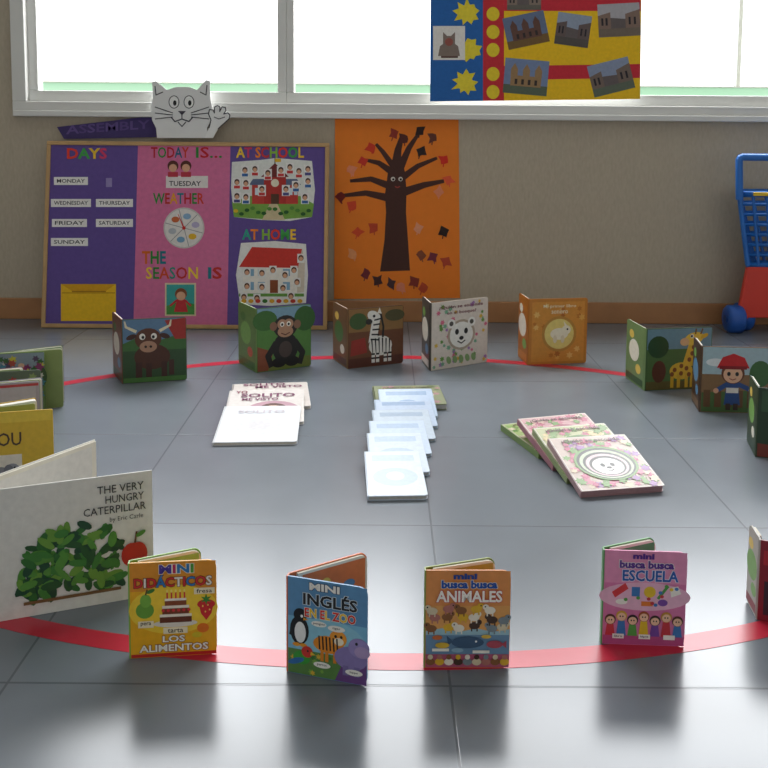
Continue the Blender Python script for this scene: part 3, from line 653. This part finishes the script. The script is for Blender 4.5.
def a_animals(A):
    A.rect(.5,.5,99.5,99.5,'#d4823c'); A.rect(.5,62,99.5,99.5,'#de9050'); A.rect(.5,34,99.5,64,'#e0a05a'); A.rect(.5,14,99.5,38,'#6c8fae'); A.poly([(.5,38),(20,41),(40,37),(60,41),(80,37),(99.5,40),(99.5,34),(.5,34)],'#9cc0cc'); A.rect(.5,.5,99.5,14,'#b85a78')
    cs = ['#8a5a34','#d8c8a8','#4a3428','#e0b030','#b5746a','#7f8a90','#f0e6d4']
    for k in range(17):
        x, y = 8+(k % 6)*17+random.uniform(-3,3), 42+(k//6)*9+random.uniform(-2,2); cc = cs[(k*3) % 7]
        A.ell(x,y,5.4,3.8,cc); A.ell(x+5*(1 if k % 2 else -1),y+3.4,3.1,2.9,cc); A.rect(x-4,y-6,x-2.4,y-2,cc); A.rect(x+2.4,y-6,x+4,y-2,cc); A.ell(x+5.6*(1 if k % 2 else -1),y+3.8,.8,.8,'#151515')
    A.ell(50,27,16,6,'#3f5a78'); A.poly([(33,28),(25,34),(27,24)],'#3f5a78'); A.ell(60,28,1.1,1.1,'#ffffff'); A.ell(20,24,7,3,'#d8b23a'); A.ell(82,25,8,4,'#b04a5a'); A.poly([(90,25),(96,29),(96,21)],'#b04a5a'); A.ell(14,32,5,2.4,'#c86a3a'); A.ell(38,19,6,2.4,'#8fb0c4'); A.ell(72,33,5,2,'#e0b84a')
    for k in range(9): A.ell(6+k*11,7,4.6,3.6,cs[(k*3) % 7]); A.ell(6+k*11,12,2.6,2.6,cs[(k*3+1) % 7])
    A.rect(8,18,28,21,'#f0ece0'); A.rect(56,16,76,19,'#f0ece0')
def t_animals(A):
    A.text('mini',32,60,92,6,'#24448e',.05); A.otext('busca busca',18,84,82.5,8.5,'#1f4fa0','#f4e8d4',.05); A.otext('ANIMALES',12,90,68.5,12,'#f6f0e6','#c22a3a',.03)
def a_school(A):
    A.rect(.5,.5,99.5,99.5,'#d878a6'); A.rect(.5,66,99.5,99.5,'#e493b8'); A.ell(50,52,46,15,'#eab4cc',n=28); A.rect(.5,.5,99.5,10,'#b74f86')
    A.poly([(10,56),(26,66),(30,60),(14,50)],'#d83a40'); A.rect(34,52,44,62,'#3f78b8'); A.ell(56,57,6,6,'#e8c030'); A.line([(66,50),(78,64)],3,'#4f9a48'); A.poly([(82,52),(94,56),(90,64),(80,62)],'#f2ece2'); A.ell(72,46,5,3.6,'#7a4aa0'); A.ell(22,46,6,3,'#f2ece2'); A.rect(46,42,60,47,'#e07a30')
    for k in range(10): A.ell(random.uniform(8,92),random.uniform(42,64),2,1.8,random.choice(['#c83a44','#3f78b8','#5aa04a','#e8c030']))
    hs = ['#5a3020','#d8a83a','#2a2020','#a8502a','#3a2a22','#c8903a']
    for k in range(7):
        x, y = 9+k*13.6, 27+(k % 2)*4; A.poly([(x-6,10),(x+6,10),(x+4,y-5),(x-4,y-5)], ('#c83a44','#3f78b8','#5aa04a','#e8c030','#7a4aa0')[k % 5]); A.ell(x,y,5.6,5.6,hs[k % 6]); A.ell(x,y-1,4.4,4.2,'#efc0a0'); A.ell(x-1.6,y-.6,.7,.9,'#151515'); A.ell(x+1.6,y-.6,.7,.9,'#151515')
    for x in (12,44,74): A.rect(x,7,x+14,12,'#f4f0ea')
def t_school(A):
    A.text('mini',34,60,92,6,'#5a2a8a',.05); A.otext('busca busca',18,84,82,8.5,'#5a2a8a','#f8f2ea',.05); A.otext('ESCUELA',22,90,68.5,12,'#2558ac','#f6eef4',.03)
    A.text('libro',14,24,8.4,2.4,'#222222',.01); A.text('lápiz',46,56,8.4,2.4,'#222222',.01)

# --- back row
standing_book((123,384),(187,380),(187,317),113,90,150,'#33502f','#7a4a38','picture book with a dark brown horned bull on its cover',a_bull,bw=.12,cr=.008)
standing_book((257,373),(311,366),(311,304),239,60,150,'#4a7438','#6a8a4a','picture book with a black monkey on a green cover',a_monkey,bw=.13,cr=.008)
standing_book((348,369),(403,363),(403,305),334,50,150,'#5e3a26','#7a5a34','brown picture book with a striped zebra on its cover',a_zebra,bw=.12,cr=.008)
standing_book((431,371),(487,362),(487,297),423,40,140,'#dacec2','#4f4a44','pale flowered picture book with a white bear face',a_bear,t_bear,bw=.11,cr=.008)
standing_book((528,365),(586,363),(586,298),520,60,140,'#c67c2e','#b06a24','orange picture book with a pale round animal emblem',a_orange,t_orange,bw=.1,cr=.008)
standing_book((645,391),(710,388),(710,327),628,60,150,'#38562e','#6d8a58','picture book with a spotted yellow giraffe on its cover',a_giraffe,bw=.13,cr=.008)
standing_book((700,412),(768,414),(768,348),695,60,140,'#7a5c40','#4a3426','picture book with a child in a red hat on its cover',a_hat,bw=.1,cr=.008)
standing_book((756,457),(836,466),(836,395),751,50,140,'#26402a','#3a4a30','dark green book behind the dark red one at the right edge',a_dark,bw=.1,cr=.008)
standing_book((757,620),(850,640),(850,528),751,40,130,'#8e2030','#b9b2aa','dark red book with pale back standing nearest the right edge of the photo',a_redwhite,bw=.05,h=.128)
# --- left cluster
standing_book((-4,414),(46,411),(46,361),63,15,80,'#62803f','#55603a','busy green picture book standing open at the far left of the ring',a_green,bw=.17,cr=.006,h=.16,inner='#3f6a38',fan=3)
standing_book((-50,431),(42,425),(42,372),48,10,80,'#5f6f5a','#6a4a5a','dull green book with coloured flowers between the busy green and grey books',a_green2,bw=.17,cr=.006,h=.142,inner='#8fae5a',fan=2)
standing_book((-50,455),(41,446),(41,380),47,5,80,'#aaa3ad','#8a8592','lavender grey book with a red stripe, next behind the yellow one on the left',a_lav,bw=.2,cr=.006,h=.157,fan=1,inner='#d8d6d2')
standing_book((-70,508),(55,497),(55,406),36,4,40,'#d8b236','#c9a22c','yellow book with a grey elephant picture behind the big white one',a_yellow,t_yellow,cr=.004,h=.183,tp=.014,sw=.016,inner='#e9e5da',pagecol='#f0ece2',bw=.2,fan=1)
standing_book((0,622),(154,595),(154,466),95,15,70,'#dcdad4','#dcd9d0','large white book with a low green hedge and red apple on its cover',a_plain,t_plain,w=.297,bw=.27,cr=0,h=.207,inner='#e2ded6',t=.002,tp=.004)
# --- front row
standing_book((131,659),(217,654),(217,560),201,10,60,'#e2a01c','#7fae4a','yellow board book with cake, pear and strawberry on its cover',a_food,t_food,inner='#9ac06a',bw=.1)
standing_book((288,672),(367,687),(366,589),367,20,70,'#5f93bf','#d86a2c','blue board book with penguin, tiger and hippo on its cover',a_zoo,t_zoo,inner='#dc7a48',bw=.122)
standing_book((425,668),(509,668),(511,571),495,10,70,'#d4823c','#8a9a4a','orange board book crowded with animals and a blue sea',a_animals,t_animals,inner='#b5a04a',bw=.105)
standing_book((602,644),(684,647),(687,553),655,20,70,'#d878a6','#5a9a5a','pink board book with school things and children',a_school,t_school,inner='#5aa06a',bw=.092)

# ------------------------------------------------------------------ lying books in three stepped rows
def flat_stack(fronts, depth, t, labels, group, covers, arts, edge='#d8d4cc', w=None):
    prev = None
    for i, ((l, r), lab) in enumerate(zip(fronts, labels)):
        a, b_ = gnd(*l), gnd(*r); d = b_-a; W = w[i] if isinstance(w, list) else (w or d.length); rz = math.atan2(d.y, d.x)
        dep = depth[i] if isinstance(depth, list) else depth
        tt = t[i] if isinstance(t, list) else t
        ed = edge[i] if isinstance(edge, list) else edge
        tilt = 0
        if prev:
            pmid, ptilt, pt = prev; mid = (a+b_)/2; s_ = abs((pmid-mid).y)
            tilt = math.atan2(pt*math.cos(ptilt)+.0006, max(.02, s_-pt*math.sin(ptilt)))
        prev = ((a+b_)/2, tilt, tt)
        root = thing('storybook', lab, 'book', Matrix.Translation((a.x, a.y, .0004)) @ Matrix.Rotation(rz, 4, 'Z') @ Matrix.Rotation(tilt, 4, 'X'), group)
        mp_ = lambda u, v, q: Vector((u, v, q))
        cr = .008; ct = .0018
        fc_ = prism('front_cover', rrect(0, 0, W, dep, (0, cr, cr, 0)), mp_, tt-ct, tt, mat(covers[i], .35), root)
        prism('back_cover', rrect(0, 0, W, dep, (0, cr, cr, 0)), mp_, 0, ct, mat(covers[i], .35), root)
        prism('pages', rrect(.002, .0015, W-.0015, dep-.0015, (0, cr, cr, 0)), mp_, ct, tt-ct, mat(ed, .7, 200, .2), root)
        prism('spine', [(-.0015, 0), (.002, 0), (.002, dep), (-.0015, dep)], mp_, 0, tt, mat(covers[i], .35), root)
        mf = lambda u, v, k, W=W, dep=dep, tt=tt: Vector((u/100*W, v/100*dep, tt+k))
        A = Art(mf, dep/W, 1, 1e-4, 1e-5)
        arts[i](A, Titles(mf, dep/W, 1.8e-3, fc_)); A.build('cover_picture', fc_)
def s_kid(bg, ring, hair, words):
    def f(A, T):
        A.rect(1,1,99,99,bg); A.ell(60,36,32,28,ring,n=28); A.ell(60,40,17,17,hair); A.ell(60,37,14,13,'#edc4a6'); A.ell(55,38,1.8,2.2,'#202020'); A.ell(65,38,1.8,2.2,'#202020'); A.line([(55,31),(60,29),(65,31)],1.2,'#a04a3a'); A.poly([(44,10),(76,10),(70,25),(50,25)],'#b95a78')
        for (body, x0, x1, y, hh, cc) in words: T.text(body, x0, x1, y, hh, cc, .02)
    return f
def s_glare(words, bg='#e6e9ee'):  # window glare painted in: near-white cover, faint figure and lettering
    def f(A, T):
        A.rect(1,1,99,99,bg); A.ell(50,40,30,22,'#dfe3ea',n=26); A.ell(50,44,13,13,'#dcdade')
        for (body, x0, x1, y, hh, cc) in words: T.text(body, x0, x1, y, hh, cc, .02)
    return f
flat_stack([((230,412),(311,409)),((223,427),(304,425)),((213,446),(297,445))], .22, .0085,
   ['white storybook with purple lettering, farthest of the left stepped row','white storybook with a round child picture in the middle of the left row','storybook nearest the camera in the left row, cover paled for window glare'],
   'white storybooks stepped in the left row', ['#ddd6d2','#ddd8d4','#e2e4e8'],
   [s_kid('#dfd6d0','#d0bcae','#4a2a22',[('SOLITO',14,70,88,9,'#7a2a5a'),('ME VISTO',30,92,77,9,'#7a2a5a')]), s_kid('#e0d9d4','#bf92a0','#5a3020',[('YO',8,24,88,9,'#8a3048'),('SOLITO',16,88,76,11,'#7a2a5a'),('ME VISTO',18,66,65,8,'#7a2a5a')]), s_glare([('SOLITO',20,80,78,8,'#d4ccd4')])], '#cfc8bc')
def s_small(bg, cc):
    def f(A, T):
        A.rect(1,1,99,99,bg); A.ell(50,40,24,20,cc); A.ell(50,42,10,10,bg); A.rect(12,76,88,90,cc)
    return f
def s_greenwide(A, T):
    A.rect(1,1,99,99,'#8d9474'); flowers(A,50,4,96,4,96,('#66744a','#b5ae82','#b88a92','#c8c2b0'),7); T.text('¿QUIÉN SE ESCONDE?',14,86,82,9,'#5a4a38',.015)
flat_stack([((376,411),(447,410)),((382,420),(438,419)),((378,430),(438,429)),((376,443),(436,442)),((373,458),(432,457)),((371,477),(430,476)),((368,501),(428,500))], [.17,.14,.16,.17,.18,.2,.2], [.016,.008,.008,.008,.008,.009,.01],
   ['wide flowery green book at the far end of the middle row','blue grey small book next to the wide green one in the middle row','pale blue small book fifth from the camera in the middle row','pale grey small book fourth from the camera in the middle row','blue white small book third from the camera in the middle row','pale blue white small book second from the camera in the middle row','small bluish book nearest the camera in the middle row, cover paled as if overexposed'],
   'small books stepped in the middle row', ['#7f8664','#8fa4bc','#9fb2c8','#a8b6c6','#b0c0d2','#bccada','#c4d0e0'],
   [s_greenwide, s_small('#a8bcd6','#7f9cc0'), s_small('#b4c4da','#8fa8c8'), s_small('#bccad8','#9cb0c6'), s_small('#c2d2e6','#a6bcd6'), s_small('#cedaea','#b4c8de'), s_small('#d6e2f0','#c0d2e6')], '#b8b8b4')  # last cover's blown-out brightness is painted into its pale blues
def s_face(bg, rim, cols):
    def f(A, T):
        A.rect(.5,.5,99.5,99.5,'#d8d0c4'); A.rect(2,2,98,98,bg); flowers(A,130,5,95,5,95,cols,6)
        A.ell(50,46,36,32,rim,n=28)
        for k, cc in enumerate(('#2c2a28','#c4d0b4','#2c2a28','#e0c4c8','#2c2a28','#f2f0ec')): A.ell(50,45.5-k*1.1,33-k*2.7-(k//2)*.8,29-k*2.5-(k//2)*.6,cc,n=28)
        A.ell(44,42,2.6,3.4,'#221e1c'); A.ell(56,42,2.6,3.4,'#221e1c'); A.ell(50,37,3,2.2,'#221e1c'); A.line([(46,33),(50,31),(54,33)],1.4,'#221e1c')
        T.text('¿Quién se esconde',12,88,87,7,'#5a3a34',.03)
    return f
flat_stack([((539,459),(609,450)),((553,471),(626,463)),((567,484),(643,477)),((581,498),(663,492))], .195, .015,
   ['patterned green book with a round hole, farthest in the right row','patterned pink book with a round hole, second farthest in the right row','patterned green and cream book with a face hole, second nearest in the right row','thick patterned book with a white face in a ringed hole, nearest in right row'],
   'thick cut-out books fanned in the right row', ['#7f9a58','#b07480','#8fa068','#a88488'],
   [s_face('#a4b878','#5f8a3a',('#5f8a3e','#87a860','#c8707e','#d8ccb0')), s_face('#cc9ca0','#a85468',('#c0607a','#6f9648','#e0bcb0','#c87c8c')), s_face('#b8bc8c','#648a44',('#6f9448','#c06a80','#d8c490','#8fae70')), s_face('#c8b4a8','#6f9850',('#c45c80','#6f9a4a','#dcc8ac','#a070ac','#d07c94'))], ['#8fa070','#b08488','#98a078','#a88488'], w=[.18,.18,.182,.185])

# ------------------------------------------------------------------ light
w = bpy.data.worlds.new('sky_light'); scene.world = w; w.use_nodes = True
nt = w.node_tree; bg = nt.nodes['Background']
tc = nt.nodes.new('ShaderNodeTexCoord'); sp = nt.nodes.new('ShaderNodeSeparateXYZ'); nt.links.new(tc.outputs['Generated'], sp.inputs[0])
mr = nt.nodes.new('ShaderNodeMapRange'); mr.inputs[1].default_value = -.1; mr.inputs[2].default_value = .3; mr.inputs[3].default_value = .7; mr.inputs[4].default_value = 2.1
nt.links.new(sp.outputs['Y'], mr.inputs[0]); nt.links.new(mr.outputs[0], bg.inputs['Strength']); bg.inputs['Color'].default_value = (.97, .985, 1, 1)
al = bpy.data.lights.new('window_daylight', 'AREA'); al.shape = 'RECTANGLE'; al.size = 4.2; al.size_y = 1.1; al.energy = 170; al.color = (.96, .98, 1)
ao = bpy.data.objects.new('window_daylight', al); COL.objects.link(ao); ao.location = (.3, DW+.35, 1.95)
ao.rotation_euler = (math.radians(-62), 0, 0)
